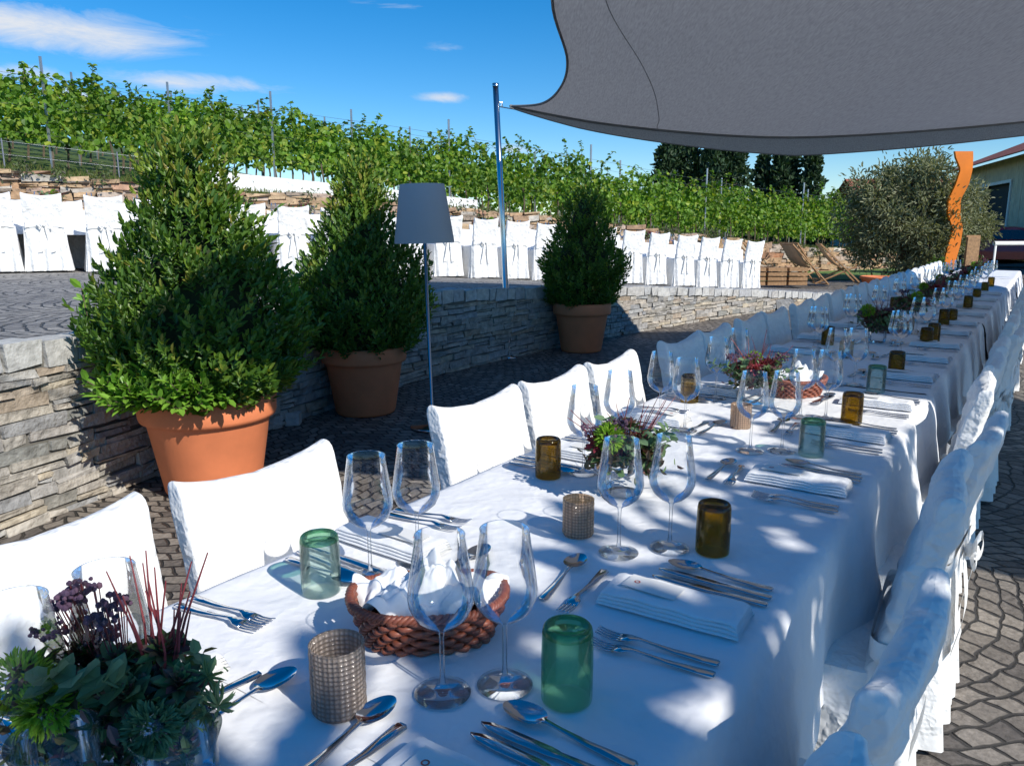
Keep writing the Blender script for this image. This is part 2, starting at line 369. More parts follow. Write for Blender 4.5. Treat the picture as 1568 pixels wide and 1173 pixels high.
def stone_wall(name,pf,L,ztop,zbase,hmin,hmax,lmin,lmax,mats,cap=0,thick=.25,side=1,jit=.006,rub=.018):
    mb=MB(); N=400
    pts=[pf(i/N) for i in range(N+1)]; cum=[0]
    for a,b in zip(pts,pts[1:]): cum.append(cum[-1]+(b-a).length)
    def at(s):
        s=min(max(s,0),cum[-1]-1e-4); lo=np.searchsorted(cum,s,side='right')-1
        f=(s-cum[lo])/(cum[lo+1]-cum[lo]); p=pts[lo].lerp(pts[lo+1],f); d=(pts[lo+1]-pts[lo]).normalized(); return p,d
    T=cum[-1]; zmax=max(ztop(p) for p in pts); zmin=min(zbase(p) for p in pts)
    z=zmin
    while z<zmax-cap:
        h=U(hmin,hmax); s=-U(0,lmax)
        while s<T:
            l=U(lmin,lmax)*(1.25 if random.random()<.2 else 1); p,d=at(s+l/2); zt=ztop(p)-cap; zb=zbase(p)
            if z<zt-.02 and z+h>zb:
                hh=min(h,zt-z); n=Vector((d.y,-d.x,0))*side; wob=.014*noise.noise(Vector((s*1.3,z*9,1)))
                rot=Matrix((d,-n,Vector((0,0,1)))).transposed()@Matrix.Rotation(U(-.04,.04),3,'Y')
                if random.random()<.28 and h>.05 :
                    k0=U(.35,.65)
                    for (za,zb_) in((0,k0),(k0,1)):
                        c=p-n*(thick*.25-U(0,rub)); mb.box((c.x,c.y,z+wob+hh*(za+zb_)/2),(l-.006,thick*.5,hh*(zb_-za)-.005),0,rot,jit)
                else:
                    c=p-n*(thick*.25-U(0,rub)); mb.box((c.x,c.y,z+wob+hh/2),(l-.006,thick*.5,hh-.006+U(-.006,.004)),0,rot,jit)
            s+=l
        z+=h
    if cap:
        s=0
        while s<T:
            l=U(.12,.22); p,d=at(s+l/2); zt=ztop(p); n=Vector((d.y,-d.x,0))*side
            rot=Matrix((d,-n,Vector((0,0,1)))).transposed()
            if zt>.03:
                c=p-n*(.085-U(0,.014)); mb.box((c.x,c.y,zt-cap/2+U(-.006,.008)),(l-.014,.19,cap-.008),1,rot,jit*1.3)
            s+=l
    def cf(u,v):
        p=pf(u); q=pf(min(1,u+.002)) ; q0=pf(max(0,u-.002)); d=(q-q0).normalized(); n=Vector((d.y,-d.x,0))*side
        prof=[(-.008,0),(-.008,1),(-thick,1),(-thick,0)][int(round(v*3))]
        zt=ztop(p)-.02; zb=min(zbase(p),zt)-.02; c=p+n*prof[0]; return (c.x,c.y,zb+(zt-zb)*prof[1])
    mb.grid(cf,160,4,2)
    o=mb.obj(name,mats,smooth=False); b=o.modifiers.new('bev','BEVEL'); b.width=.006; b.segments=2; b.limit_method='ANGLE'
    return o
stone_wall('stone_retaining_wall',lambda t: wallp(.08+.92*t),0,lambda p: max(zter(p.x,p.y),-.1)+.012,lambda p:0,.022,.080,.08,.36,[M_stone,M_cap,M_mortar],cap=.125,jit=.009,rub=.026)
stone_wall('dry_stone_wall',lambda t: E*(-16+46*t)+Mv*(17.35+.15*math.sin(t*9)),0,lambda p: zhill(E.dot(p),17.4)+.06+.12*noise.noise(p*.9)+.06*noise.noise(p*3),lambda p: zter(p.x,p.y)-.05,.08,.18,.15,.55,[M_sand,M_sand,M_mortar],thick=.4,jit=.03,rub=.10)

# ------------------------------------------------------------------ vineyard
def vine_row(m0,q0,q1,dens,size,seed,name):
    mb=MB(); L=q1-q0; n=int(L*dens)
    q=rng.uniform(q0,q1,n)
    f=np.array([noise.noise(Vector((a*.9,seed*7.3,0))) for a in q])
    f2=np.array([noise.noise(Vector((a*3.1,seed*3.3,5))) for a in q])
    top=1.66+.45*f+.45*f2; bot=.55+.18*f2
    h=bot+(top-bot)*rng.beta(1.15,1.0,n)
    lump=np.array([noise.noise(Vector((a*2.6,b*2.6,seed))) for a,b in zip(q,h)])
    th=rng.normal(0,.20,n)*(1.1-.35*(h-.5))*(1+.5*lump)+np.where(rng.random(n)<.5,-1,1)*.16*np.clip(lump,0,1)
    base=np.array([zhill(a,m0) for a in q])
    P=np.outer(q,np.array(E))+np.outer(m0+th,np.array(Mv)); P[:,2]=base+h
    keep=(lump>-.22)|(rng.random(n)<.15)
    N=np.outer(np.sign(th),np.array(Mv))*.8+runit(n)*.7+np.array([0,0,.45]); D=runit(n)+np.array([0,0,-.5])
    mb.leaves(P[keep],D[keep],N[keep],rng.uniform(.6,1.3,n)[keep]*size,.95,0,.12)
    PP=[];DD=[]
    for k in range(int(L*5.5)):
        a=U(q0,q1); b=U(-.15,.15); p=hillpt(a,m0+b,U(1.3,1.7)+.35*noise.noise(Vector((a*.9,seed*7.3,0)))); v=Vector((U(-.45,.45),U(-.4,.4),1)); ln=U(.3,.9) if random.random()<.6 else U(.9,1.6)
        pts=[p+v*ln*t*.5+Vector((v.x,v.y,-.25))*ln*.4*t*t for t in (0,.35,.7,1)]
        mb.tube(pts,.006,3,1)
        for j in range(int(ln*17)):
            t=random.random(); PP.append(crom(pts,t)); DD.append((U(-1,1),U(-1,1),U(-.5,.3)))
    if PP: mb.leaves([tuple(x) for x in PP],DD,runit(len(PP))*.6+np.array([0,0,.8]),rng.uniform(.5,1.0,len(PP))*size,.9,0)
    a=q0
    while a<q1:
        p=hillpt(a,m0); mb.tube([p,p+Vector((.03,.02,.35)),p+Vector((-.02,0,.8))],[.03,.025,.02],5,1); a+=1.15
    a=q0
    while a<q1:
        p=hillpt(a,m0); mb.tube([p,p+Vector((0,0,2.3))],.03,5,2); a+=4.6
    for hz in (.75,1.3,1.9):
        mb.tube([hillpt(q0+(q1-q0)*i/12,m0,hz) for i in range(13)],.004,3,2)
    mb.obj(name,[M_vine,M_bark,M_galv],smooth=False)
vine_row(19.4,-14,29,360,.125,1,'grapevine_row')
vine_row(21.4,-16,32,240,.135,2,'grapevine_row')
vine_row(23.6,-18,34,170,.15,3,'grapevine_row')
vine_row(26,-20,36,130,.17,4,'grapevine_row')
vine_row(29,-22,38,100,.19,5,'grapevine_row')
vine_row(33,-24,40,90,.21,6,'grapevine_row')
mb=MB(); n=14000; q=rng.uniform(-14,26,n); m=17.5+np.abs(rng.normal(0,1.3,n))
P=np.array([tuple(hillpt(a,b,-.01)) for a,b in zip(q,m)]); D=rng.normal(0,.35,(n,3))+np.array([0,0,1])
mb.leaves(P,D,runit(n),rng.uniform(.06,.20,n),.14,0,.02)
mb.obj('grass_slope',island('grass_blade',[(.06,.10,.02),(.12,.16,.04),(.20,.18,.07)],bump=0,trans=.3),smooth=False)
mb=MB()
for k in range(60):
    q=U(-12,24); c=np.array([tuple(hillpt(q,17.3+U(-.15,.15),U(-.1,.12)))]); n_=70; mb.leaves(c+rng.normal(0,.11,(n_,3)),runit(n_)+np.array([0,0,.5]),runit(n_),rng.uniform(.05,.10,n_),.5,0)
mb.obj('wall_plants',island('wall_plant_leaf',[(.08,.12,.04),(.14,.18,.08),(.12,.10,.09)],bump=0,trans=.2),smooth=False)
mb=MB(); mb.grid(lambda u,v: tuple(hillpt(1.7+7.5*u,18.15+.02*math.sin(u*60),.05+(.38-.12*u)*v)),60,3); mb.obj('white_windbreak',M_cover)
mb=MB()
for i in range(9):
    p=hillpt(-13+i*2.0,18.5); mb.tube([p,p+Vector((0,0,.6))],.015,5)
for hz in (.3,.55): mb.tube([hillpt(-13+i*1.0,18.5,hz) for i in range(17)],.004,4)
mb.obj('wire_fence',M_galv)

def poplar(x,y,h,wd,seed):
    mb=MB(); n=1500; z=rng.uniform(.08,1,n)**.8; r=wd*.5*np.sin(np.clip(z,0,1)*math.pi*.93+.15)**.5*(1+.25*np.sin(z*23+seed))
    a=rng.uniform(0,6.28,n); rr=r*rng.uniform(.35,1.1,n)
    P=np.stack([x+rr*np.cos(a),y+rr*np.sin(a),z*h],1); mb.leaves(P,runit(n)+np.array([0,0,.8]),runit(n),rng.uniform(.35,.8,n),.6,0)
    mb.tube([(x,y,-.1),(x,y,h*.5),(x,y,h*.9)],[.25,.15,.03],6,1)
    mb.obj('poplar_tree',[M_pop,M_bark],smooth=False)
for i,(x,h) in enumerate([(17.0,10.4),(18.6,11.0),(20.2,10.4),(21.9,10.9),(23.6,10.8),(25.2,10.2)]): poplar(x,90+U(-2,2),h,3.0,i)
for i,(x,h) in enumerate([(29.5,9.7),(31.1,10.0),(32.8,9.8),(34.5,10.0)]): poplar(x,92+U(-2,2),h,2.6,i+9)
mb=MB(); n=7000; x=rng.uniform(5,60,n); P=np.stack([x,70+rng.normal(0,1.5,n)+0*x,rng.uniform(0,1,n)*(2.6+1.2*np.sin(x*.7)+.8*np.sin(x*2.1))],1)
mb.leaves(P,runit(n),runit(n),rng.uniform(.3,.8,n),.8,0); mb.obj('distant_hedge',M_pop,smooth=False)

# ------------------------------------------------------------------ pots & evergreen cones
def pot_mesh():
    mb=MB(); mb.revolve([(.001,.0),(.24,.0),(.25,.02),(.315,.40),(.318,.405),(.345,.41),(.352,.43),(.356,.52),(.345,.535),(.325,.53),(.31,.42),(.30,.40)],48,m=0)
    mb.revolve([(.305,.46),(.15,.48),(.001,.485)],32,m=1); return mb.mesh('terracotta_pot',[M_terra,M_soil])
PM=pot_mesh()
def cone_mesh(h,r,ns,seed,pts):
    mb=MB()
    def rad(t): return r*interp(pts,t)+.015
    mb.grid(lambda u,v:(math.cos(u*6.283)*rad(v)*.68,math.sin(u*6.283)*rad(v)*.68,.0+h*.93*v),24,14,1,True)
    mb.tube([(0,0,-.1),(0,0,h*.3)],.04,6,2)
    P=[];D=[];N=[];SZ=[]
    PT=[];DT=[];NTt=[];ST=[]
    for i in range(ns):
        t=1-math.sqrt(1-random.random()*.985) if random.random()<.75 else random.random()
        a=U(0,6.283); lump=1+.26*noise.noise(Vector((math.cos(a)*2.2,math.sin(a)*2.2,t*7+seed*9)))
        rr=rad(t)*lump*U(.72,1.0)
        out=Vector((math.cos(a),math.sin(a),0)); d=(out*U(.4,1)+Vector((0,0,U(.5,1.2)+t*.8))+Vector((U(-.3,.3),U(-.3,.3),0))).normalized()
        p=Vector((out.x*rr,out.y*rr,h*t*.95)); ln=U(.06,.14)*(1.35 if t>.75 else 1)
        if random.random()<.06: ln*=1.7
        k=9; tip=random.random()<.14+.5*(t>.72)
        for j in range(k):
            f=j/(k-1); pp=p+d*ln*f; an=j*2.4+U(-.3,.3); q=d.orthogonal().normalized(); q=Matrix.Rotation(an,3,d)@q
            dd=(q*(.95-.5*f)+d*(.5+.5*f))
            tgt=(PT,DT,NTt,ST) if (tip and f>.5) else (P,D,N,SZ)
            tgt[0].append(tuple(pp)); tgt[1].append(tuple(dd)); tgt[2].append(tuple(d+q*-.3)); tgt[3].append(U(.034,.060))
    mb.leaves(P,D,N,SZ,.45,0,.06); 
    if PT: mb.leaves(PT,DT,NTt,ST,.42,3,.06)
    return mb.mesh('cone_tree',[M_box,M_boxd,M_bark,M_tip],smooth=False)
C1=cone_mesh(1.38,.50,1900,1,[(0,.72),(.12,.92),(.28,.98),(.42,.84),(.55,.66),(.7,.44),(.85,.26),(1,.03)])
C2=cone_mesh(1.42,.46,1700,2,[(0,.72),(.15,.95),(.30,1.0),(.45,.88),(.6,.60),(.72,.40),(.86,.24),(1,.05)])
C3=cone_mesh(1.36,.46,1500,3,[(0,.62),(.12,.85),(.30,1.0),(.42,.95),(.55,.72),(.7,.50),(.86,.32),(1,.06)])
for (x,y,cm,sp,st,rz) in [(-1.64,4.05,C1,(1,1,1),(1,1,1),0),(-1.14,5.85,C2,(.92,.92,.98),(1,1,.99),1),(.81,8.92,C3,(.95,.95,1.05),(1.0,1.0,.97),3)]:
    e=empty('potted_evergreen_tree',(x,y,.004),rz); inst('pot',PM,(0,0,0),0,e,sp); inst('crown',cm,(0,0,.48*sp[2]),0,e,st)
mb=MB(); P=[];D=[];N=[];SZ=[]
for i in range(250):
    a=U(0,6.28); ca=Vector((-.06+.25*math.cos(a)*math.sqrt(U(0,1)),-.30+.13*math.sin(a),.54)); d=Vector((U(-.8,.8),U(-.75,.15),U(.15,.9))).normalized(); ln=U(.10,.24)
    mb.tube([ca,ca+d*ln*.5,ca+d*ln],.003,3,1)
    for j in range(9):
        f=.25+.75*j/8; q=Matrix.Rotation(j*2.3,3,d)@d.orthogonal().normalized(); P.append(tuple(ca+d*ln*f)); D.append(tuple(q*(1-.5*f)+d*.7)); N.append(tuple(Vector((0,0,1))+d*.4)); SZ.append(U(.045,.075))
for (bx,by,bz,tx,tz) in [(-.36,-.25,.75,-.16,.36),(-.40,-.15,.6,-.18,.46),(.47,.0,.62,.06,.45),(-.38,-.2,.7,-.18,.2)]:
    pts=[Vector((bx,by,bz)),Vector((bx+tx*.5,by,bz+tz*.5)),Vector((bx+tx*.6,by,bz+tz))]; mb.tube(pts,.004,4,1)
    for j in range(16):
        f=j/15; P.append(tuple(crom(pts,f))); D.append((U(-1,1),U(-1,.5),U(.2,1))); N.append((U(-.5,.5),-.6,.8)); SZ.append(U(.05,.08))
mb.leaves(P,D,N,SZ,.5,0,.06); mb.obj('bay_laurel_bush',[M_bay,M_bark],smooth=False,loc=(-1.66,4.05,.004))

# ------------------------------------------------------------------ lamp, mast, sail
e=empty('floor_lamp',(-.57,5.36,.004)); e.rotation_euler=(0,R(-1.3),0)
mb=MB(); mb.revolve([(.001,.0),(.16,.0),(.16,.012),(.15,.018),(.02,.022),(.013,.04)],40); mb.tube([(0,0,.02),(0,0,1.36)],.012,12); mb.obj('stand',M_steel,parent=e)
mb=MB(); mb.revolve([(.205,1.30),(.203,1.32),(.153,1.68),(.150,1.69)],48); mb.tube([(-.15,0,1.62),(.15,0,1.62)],.003,6); mb.obj('shade',M_shade,parent=e)
mb=MB(); mb.revolve([(.02,1.36),(.03,1.40),(.035,1.45),(.02,1.5),(.001,1.51)],16); mb.obj('bulb',M_wax,parent=e)
mb=MB(); b0=Vector((-.03,8.4,0)); b1=Vector((-.17,8.4,2.84))
mb.tube([b0,b0.lerp(b1,.5),b1],.03,16); mb.revolve([(.001,0),(.09,0),(.09,.015),(.04,.02),(.035,.08)],20,c=b0); mb.revolve([(.034,0),(.034,.03),(.001,.035)],16,c=b1)
t0=b0.lerp(b1,.945); mb.tube([t0,t0+Vector((.06,0,0)),t0+Vector((.06,0,-.05))],.008,6); mb.tube([b0.lerp(b1,.93)+Vector((.03,0,0)),b0.lerp(b1,.93)+Vector((.2,-.01,-.03))],.006,6)
mb.obj('sail_mast',M_steel)
AB=[(-.02,8.36,2.64),(1.0,8.4,2.47),(2.4,8.4,2.35),(3.6,8.4,2.36),(5.4,8.4,2.50),(7.8,8.5,2.78)]
AD=[(-.02,8.36,2.64),(.30,8.05,2.62),(.45,7.5,2.68),(.46,6.8,2.78),(.28,5.75,2.95),(.34,4.5,3.0),(.34,3.2,3.05),(.26,2.1,3.1),(.05,1.45,3.1)]
DC=[(.05,1.45,3.1),(1.2,1.60,3.12),(2.2,1.35,3.15),(3.3,.95,3.2),(5,-.05,3.3),(6.5,-1.3,3.4)]
BC=[(7.8,8.5,2.78),(7.2,5,3.0),(6.9,2,3.2),(6.5,-1.3,3.4)]
def coons(u,v):
    c0=crom(AB,u); c1=crom(DC,u); d0=crom(AD,v); d1=crom(BC,v)
    A,B,C,D_=Vector(AB[0]),Vector(AB[-1]),Vector(DC[-1]),Vector(DC[0])
    return (1-v)*c0+v*c1+(1-u)*d0+u*d1-((1-u)*(1-v)*A+u*(1-v)*B+(1-u)*v*D_+u*v*C)
e=empty('shade_sail')
mb=MB(); mb.grid(lambda u,v: tuple(coons(u,v)),60,60); mb.obj('canopy',M_sail,parent=e)
mb=MB()
def val(u,v):
    p=crom(AB,u); dz=interp([(0,.02),(.15,.09),(.35,.15),(.5,.19),(.72,.16),(1,.1)],u); return (p.x,p.y-.04*v,p.z-dz*v+.0)
mb.grid(val,60,5); mb.obj('valance',M_sail,parent=e)
mb=MB(); mb.tube([crom(AB,i/60)-Vector((0,.01,0)) for i in range(61)],.018,6); mb.tube([crom(AD,i/60) for i in range(61)],.012,6); mb.tube([crom(DC,i/60) for i in range(61)],.012,6)
mb.tube([val(i/60,1) for i in range(61)],.006,6)
mb.obj('hem',M_hem,parent=e)
mb=MB()
for (u0,v0,u1,v1) in ((.28,0,.045,.62),(.9,0,.3,1.0)): mb.tube([coons(u0+(u1-u0)*i/60,v0+(v1-v0)*i/60)-Vector((0,0,.002)) for i in range(61)],.0035,4)
mb.obj('seam',simple('sail_seam',(.24,.24,.25),.8),parent=e)
mb=MB()
for (x,y,z,px,py) in [(.05,1.45,3.1,-.6,.8),(6.5,-1.3,3.4,7.2,-1.8),(7.8,8.5,2.78,8.4,8.9)]:
    mb.tube([(x,y,z),(px,py,z+.1)],.006,5)
    if px>0: mb.tube([(px,py,0),(px,py,z+.2)],.03,12)
mb.obj('rigging',M_steel,parent=e)

# ------------------------------------------------------------------ dining table
TH=R(55.5)
d2=Vector((math.cos(TH),math.sin(TH),0)); n2=Vector((-math.sin(TH),math.cos(TH),0))
def TP(s,y,z=.75): p=d2*s+n2*y; return Vector((p.x,p.y,z))
YR,YL=.315,1.213
def tablecloth(s0,s1,seed,shr=0.0):
    mb=MB(); ns=max(20,int((s1-s0)/.022)); dl=.36
    prof=[]
    for k in range(18): prof.append(('R',1-k/18))
    nt_=48
    for k in range(nt_+1): prof.append(('T',k/nt_))
    for k in range(1,15): prof.append(('L',k/14))
    def f(u,v):
        s=s0+(s1-s0)*u; kind,t=prof[int(round(v*(len(prof)-1)))]
        if kind=='T':
            y=YR+shr+(YL-YR-2*shr)*t; z=.75+.0022*noise.noise(Vector((s*5,y*6,seed)))+.0014*noise.noise(Vector((s*17,y*9,seed+4)))
            z+=.0022*math.exp(-((y-.764)/.010)**2)
            ed=min(t,1-t); z-=.006*max(0,1-ed/.025)**2
            z+=.0025*math.exp(-(((s-s0)%1.1-.55)/.011)**2)
            return tuple(TP(s,y,z))
        y0=YR+shr if kind=='R' else YL-shr; sg=-1 if kind=='R' else 1
        w=.5*noise.noise(Vector((s*3.2,seed*3,0)))+.5*math.sin(s*9.5+seed+1.5*noise.noise(Vector((s*2,1,seed))))+.4*noise.noise(Vector((s*9,t*2,seed)))
        o=.012*(1-math.exp(-t*12))+t*(.035+.055*w)+.008*abs(noise.noise(Vector((s*12+t*4,t*5,seed))))
        z=.744-dl*t*(1-.02*w)-.012*t*noise.noise(Vector((s*4,3,seed)))
        return tuple(TP(s,y0+sg*o,z))
    mb.grid(f,ns,len(prof)); return mb
e=empty('dining_table')
for i,(a,b,sh) in enumerate([(-1.6,.62,0),(.60,3.41,-.004),(3.43,6.3,.012),(6.32,9.2,.008),(9.22,12.1,.012),(12.12,14.6,.008)]):
    mb=tablecloth(a,b,i+1.3,sh)
    mb.obj('tablecloth',M_cloth,parent=e)
mb=MB()
for a in (-1.5,.3,1.9,3.3,3.6,5,6.2,6.5,8,9.1,9.4,11,12,12.3,14.4):
    for y in (YR+.08,YL-.08): mb.box(TP(a,y,.35),(.045,.045,.70),0,Matrix.Rotation(TH,3,'Z'))
mb.box(TP(6.5,.764,.715),(16,.8,.03),0,Matrix.Rotation(TH,3,'Z')); mb.obj('frame',M_dark,parent=e)

# ------------------------------------------------------------------ chairs
def chair_mesh(seed,tied):
    mb=MB(); ph=seed*1.7
    def srect(a,hx,hy,p=.22):
        c,s=math.cos(a),math.sin(a); return (math.copysign(abs(c)**p,c)*hx, math.copysign(abs(s)**p,s)*hy)
    def skirt(u,v):
        a=u*2*math.pi; z=.46*(1-v)+.015
        hx=.205+.045*v; hy=.21+.04*v
        x,y=srect(a,hx,hy); k=1+ (.05*math.sin(a*9+ph)+.035*math.sin(a*15+ph*2))*v
        return (x*k,.20+y*k,z)
    mb.grid(skirt,72,12,0,True)
    mb.grid(lambda u,v:(srect(u*6.2832,.205*v+.0001,.21*v+.0001)[0],.20+srect(u*6.2832,.205*v+.0001,.21*v+.0001)[1],.475+.01*(1-v)),72,6,0,True)
    prof=[i/24*.93 for i in range(25)]+[.965,.985,.996,1.0]
    thk=[1]*24+[.97,.86,.66,.36,0]
    H=.40; amp=1.0 if tied else .45
    def back(u,v):
        i=int(round(v*(len(prof)-1))); t=prof[i]; a=u*2*math.pi
        th=(.026 if tied else .032)*thk[i]
        wx=.205*(1-.03*(1-thk[i]))
        if tied: wx*=1-.07*math.exp(-((t-.16)/.12)**2); th*=1+.35*math.exp(-((t-.02)/.1)**2)
        x,y=srect(a,wx,th,.25)
        z=.45+H*t*1.03+.018*abs(x/.2)**5*t-.008*math.cos(x*16)*t*(thk[i]<1)
        crease=abs(noise.noise(Vector((x*11+t*3,t*7-x*5,seed))))
        yy=y-.10*t+amp*.012*noise.noise(Vector((x*7,t*3,seed)))+amp*(.016*crease)*(-1 if y<0 else 1)*(thk[i]>.5)+amp*.005*noise.noise(Vector((x*24,t*14,seed+2)))
        if tied and y<0: yy-=.012*abs(math.sin(x*28+seed))*(1-t)**1.2
        return (x*(1+.02*noise.noise(Vector((t*5,seed,0)))),yy,z)
    mb.grid(back,96,len(prof),0,True)
    def low(u,v):
        x=(u-.5)*.43*(1+.10*v); z=.52-.5*v; y=-.035-.02*v-.022*v*(math.sin(x*44+ph)+.6*math.sin(x*80+ph))-.01
        y+=.12*max(0,abs(u-.5)-.42)*4
        return (x,y,z)
    mb.grid(low,50,14)
    if tied:
        def band(u,v):
            a=u*2*math.pi; x,y=srect(a,.202,.046,.3); return (x,y-.022,.505+.045*v+.006*math.sin(a*3))
        mb.grid(band,60,4,0,True)
        for sg in(-1,1):
            mb.grid(lambda u,v:(sg*(.012+.05*math.sin(v*3.14)+.0*u)+ (u-.5)*.035*math.cos(v*6),-.088-.02*math.sin(v*3.14),.53+.05*math.sin(v*6.28)*.6+(u-.5)*.03),5,12)
            mb.grid(lambda u,v:(sg*(.015+.05*v)+(u-.5)*(.03+.03*v),-.082-.012*math.sin(v*5+sg),.53-.30*v+.02*(u-.5)),5,10)
        mb.revolve([(.001,-.02),(.016,-.015),(.02,0),(.016,.015),(.001,.02)],10,c=(0,-.088,.528))
    return mb.mesh('chair',[M_cover],True)
CP=[chair_mesh(i+1,False) for i in range(3)]; CT=[chair_mesh(i+5,True) for i in range(4)]
for i,s in enumerate([-.5,-.03,.57,1.05,1.88,2.34,2.80,3.5,3.97,4.6,5.07,5.7,6.2,6.8,7.3,7.9,8.4,9.0,9.5,10.1,10.6,11.3,11.8,12.5,13,13.6,14.1]):
    inst('dining_chair',CP[i%3],TP(s,1.33+U(-.01,.015),.004),TH+math.pi+U(-.05,.05))
for i,(s,dy,da) in enumerate([(-.4,.2,0),(.12,.2,0),(.58,.20,.03),(1.08,.19,-.05),(1.84,.21,.06),(2.36,.17,-.06),(3.06,.22,.04)]+[(s,.20+U(-.03,.03),U(-.07,.07)) for s in (3.62,4.2,4.7,5.3,5.8,6.4,6.9,7.5,8.0,8.6,9.1,9.7,10.2,10.8,11.3,11.9,12.4,13,13.5,14.1)]):
    inst('dining_chair',CT[i%4],TP(s,dy,.004),TH+da)
ra=Vector((-9.7,7.9,0)); rb=Vector((4.9,16.0,0)); rd=(rb-ra).normalized(); rn=Vector((-rd.y,rd.x,0)); RL=(rb-ra).length
rz=math.atan2(rd.y,rd.x); k=0; s=0
while s<RL+.1:
    for r,(off,fl) in enumerate([(0,0),(1.65,math.pi)]):
        p=ra+rd*(s+U(-.03,.03)+r*.2)+rn*(off+U(-.04,.04)); inst('banquet_chair',CT[(k+r)%4],(p.x,p.y,zter(p.x,p.y)),rz+fl+U(-.08,.08),scale=(1.08,1,1.12))
    k+=1; s+=.60 if k%2 else .64
e=empty('banquet_table')
mb=MB()
def bt(u,v):
    s=-.4+(RL+.6)*u; prof=[(.40,.42),(.42,.74),(.43,.75),(.8,.75),(1.24,.75),(1.25,.74),(1.27,.42)][int(round(v*6))]
    p=ra+rd*s+rn*prof[0]; w_=.03*math.sin(s*11)*(prof[1]<.5); return (p.x+rn.x*w_,p.y+rn.y*w_,zter(p.x,p.y)+prof[1]+.06)
mb.grid(bt,220,7); mb.obj('tablecloth',M_cloth,parent=e)

# ------------------------------------------------------------------ tableware meshes
mb=MB(); mb.revolve([(.001,.0015),(.040,.001),(.0405,.0022),(.030,.004),(.012,.0065),(.005,.012),(.0036,.03),(.0034,.085),(.0042,.096),(.010,.101),(.024,.108),(.038,.121),(.0455,.138),(.0468,.150),(.0445,.170),(.0345,.2385),(.0352,.2395),(.0338,.239)],36)
G=mb.mesh('wine_glass',[M_glass])
def tumbler(r,h,ma,mr):
    mb=MB(); mb.revolve([(r*.97,.0),(r*.99,.003),(r,h*.5),(r*.97,h*.9)],32,m=0)
    mb.revolve([(r*.97,h*.9),(r*.93,h*.97),(r*.85,h),(r*.72,h*.992),(r*.62,h*.955),(.001,h*.945)],32,m=1)
    mb.revolve([(r*.90,.0),(r*.92,h*.7),(r*.86,h*.86),(.001,h*.88)],32,m=0)
    return mb.mesh('glass_tumbler',[ma,mr])
TG=tumbler(.0365,.112,M_green,M_greend); TLG=tumbler(.036,.108,M_lgreen,M_lgrim); TA=tumbler(.0345,.105,M_amber,M_amberd)
def votive(m,r,h):
    mb=MB(); 
    prof=[(.001,0),(r*.93,0),(r,.004)]+[(r*(1+.012*math.sin(i*2.1)),.004+(h-.008)*i/14) for i in range(15)]+[(r*1.0,h),(r*.93,h),(r*.9,h*.9),(r*.9,.012)]
    mb.revolve(prof,40); mb.revolve([(r*.6,.01),(r*.6,h*.35),(.001,h*.37)],20,m=1)
    return mb.mesh('votive_candle_holder',[m,M_wax])
V1=votive(M_votg,.0375,.098); V2=votive(M_vot,.034,.080)
for x,y in [(-.0986,.987),(-.0104,1.0075),(.217,1.47),(.326,1.495),(-.268,1.358),(-.187,1.431),(-.50,.88),(-.561,.80),(.706,2.199),(.80,2.2),(.193,1.994),(.316,2.212),(.508,2.57),(.565,2.44),(.793,2.93),(.95,3.19),(1.008,2.616),(1.09,2.60),(1.36,3.19),(1.446,3.19)]:
    inst('wine_glass',G,(x,y,.7525),U(0,3))
for s in np.arange(4.3,12.5,.95):
    for y in (.56,.97):
        inst('wine_glass',G,TP(s+U(-.05,.05),y+U(-.02,.02),.7525)); inst('wine_glass',G,TP(s+.13,y+.05+U(-.02,.02),.7525),0,scale=.95)
for me,L in [(TG,[(.077,.976)]),(TLG,[(-.348,1.305),(.871,2.158),(1.475,3.056)]),(TA,[(.41,1.478),(.096,1.965),(1.155,2.544),(.678,2.873),(1.745,3.44),(2.33,4.29),(2.98,5.29),(-.62,.72)])]:
    for x,y in L: inst('glass_tumbler',me,(x,y,.7525),U(0,3))
for s in (4.6,5.6,6.9,7.8,8.9,9.9): 
    inst('glass_tumbler',TA if random.random()<.6 else TLG,TP(s,.98,.7525)); inst('glass_tumbler',TA,TP(s+.5,.5,.7525))
inst('votive_candle_holder',V1,(-.238,.953,.7525)); inst('votive_candle_holder',V2,(.143,1.571,.7525)); inst('votive_candle_holder',V2,(.759,2.48,.7525))
inst('votive_candle_holder',V2,TP(4.2,.8,.7525)); inst('votive_candle_holder',V2,TP(5.6,.7,.7525))
def strip(mb,secs,th=.0022,yo=0):
    V=[];F=[]
    for x,wd,z in secs:
        for sy,sz in((-1,0),(-1,1),(1,1),(1,0)):
            V.append((x,yo+sy*wd*(.85 if sz else 1),z+sz*th))
    for i in range(len(secs)-1):
        for k in range(4): F.append((i*4+k,i*4+(k+1)%4,(i+1)*4+(k+1)%4,(i+1)*4+k))
    F+= [(0,1,2,3),tuple(len(secs)*4-4+k for k in range(4))]; mb.add(V,F)
def shdl(x1): return [(0,.006,.001),(.004,.0095,.001),(.03,.0085,.001),(.07,.006,.0015),(x1*.85,.0033,.005),(x1,.0035,.007)]
mb=MB(); strip(mb,shdl(.125)+[(.135,.007,.006),(.143,.0115,.0045),(.157,.0122,.002)])
for k in range(4): strip(mb,[(.156,.0022,.002),(.17,.0017,.0015),(.185,.0015,.003),(.198,.0008,.0065)],.0018,(k-1.5)*.0066)
FK=mb.mesh('fork',[M_cut])
mb=MB(); strip(mb,shdl(.13)+[(.14,.006,.007)])
mb.grid(lambda u,v:(.168+.034*math.cos(u*6.2832)*v,(.0215-.003*math.cos(u*6.2832))*math.sin(u*6.2832)*v,.0015+.0075*v**2.2),28,7,0,True)
SP=mb.mesh('spoon',[M_cut])
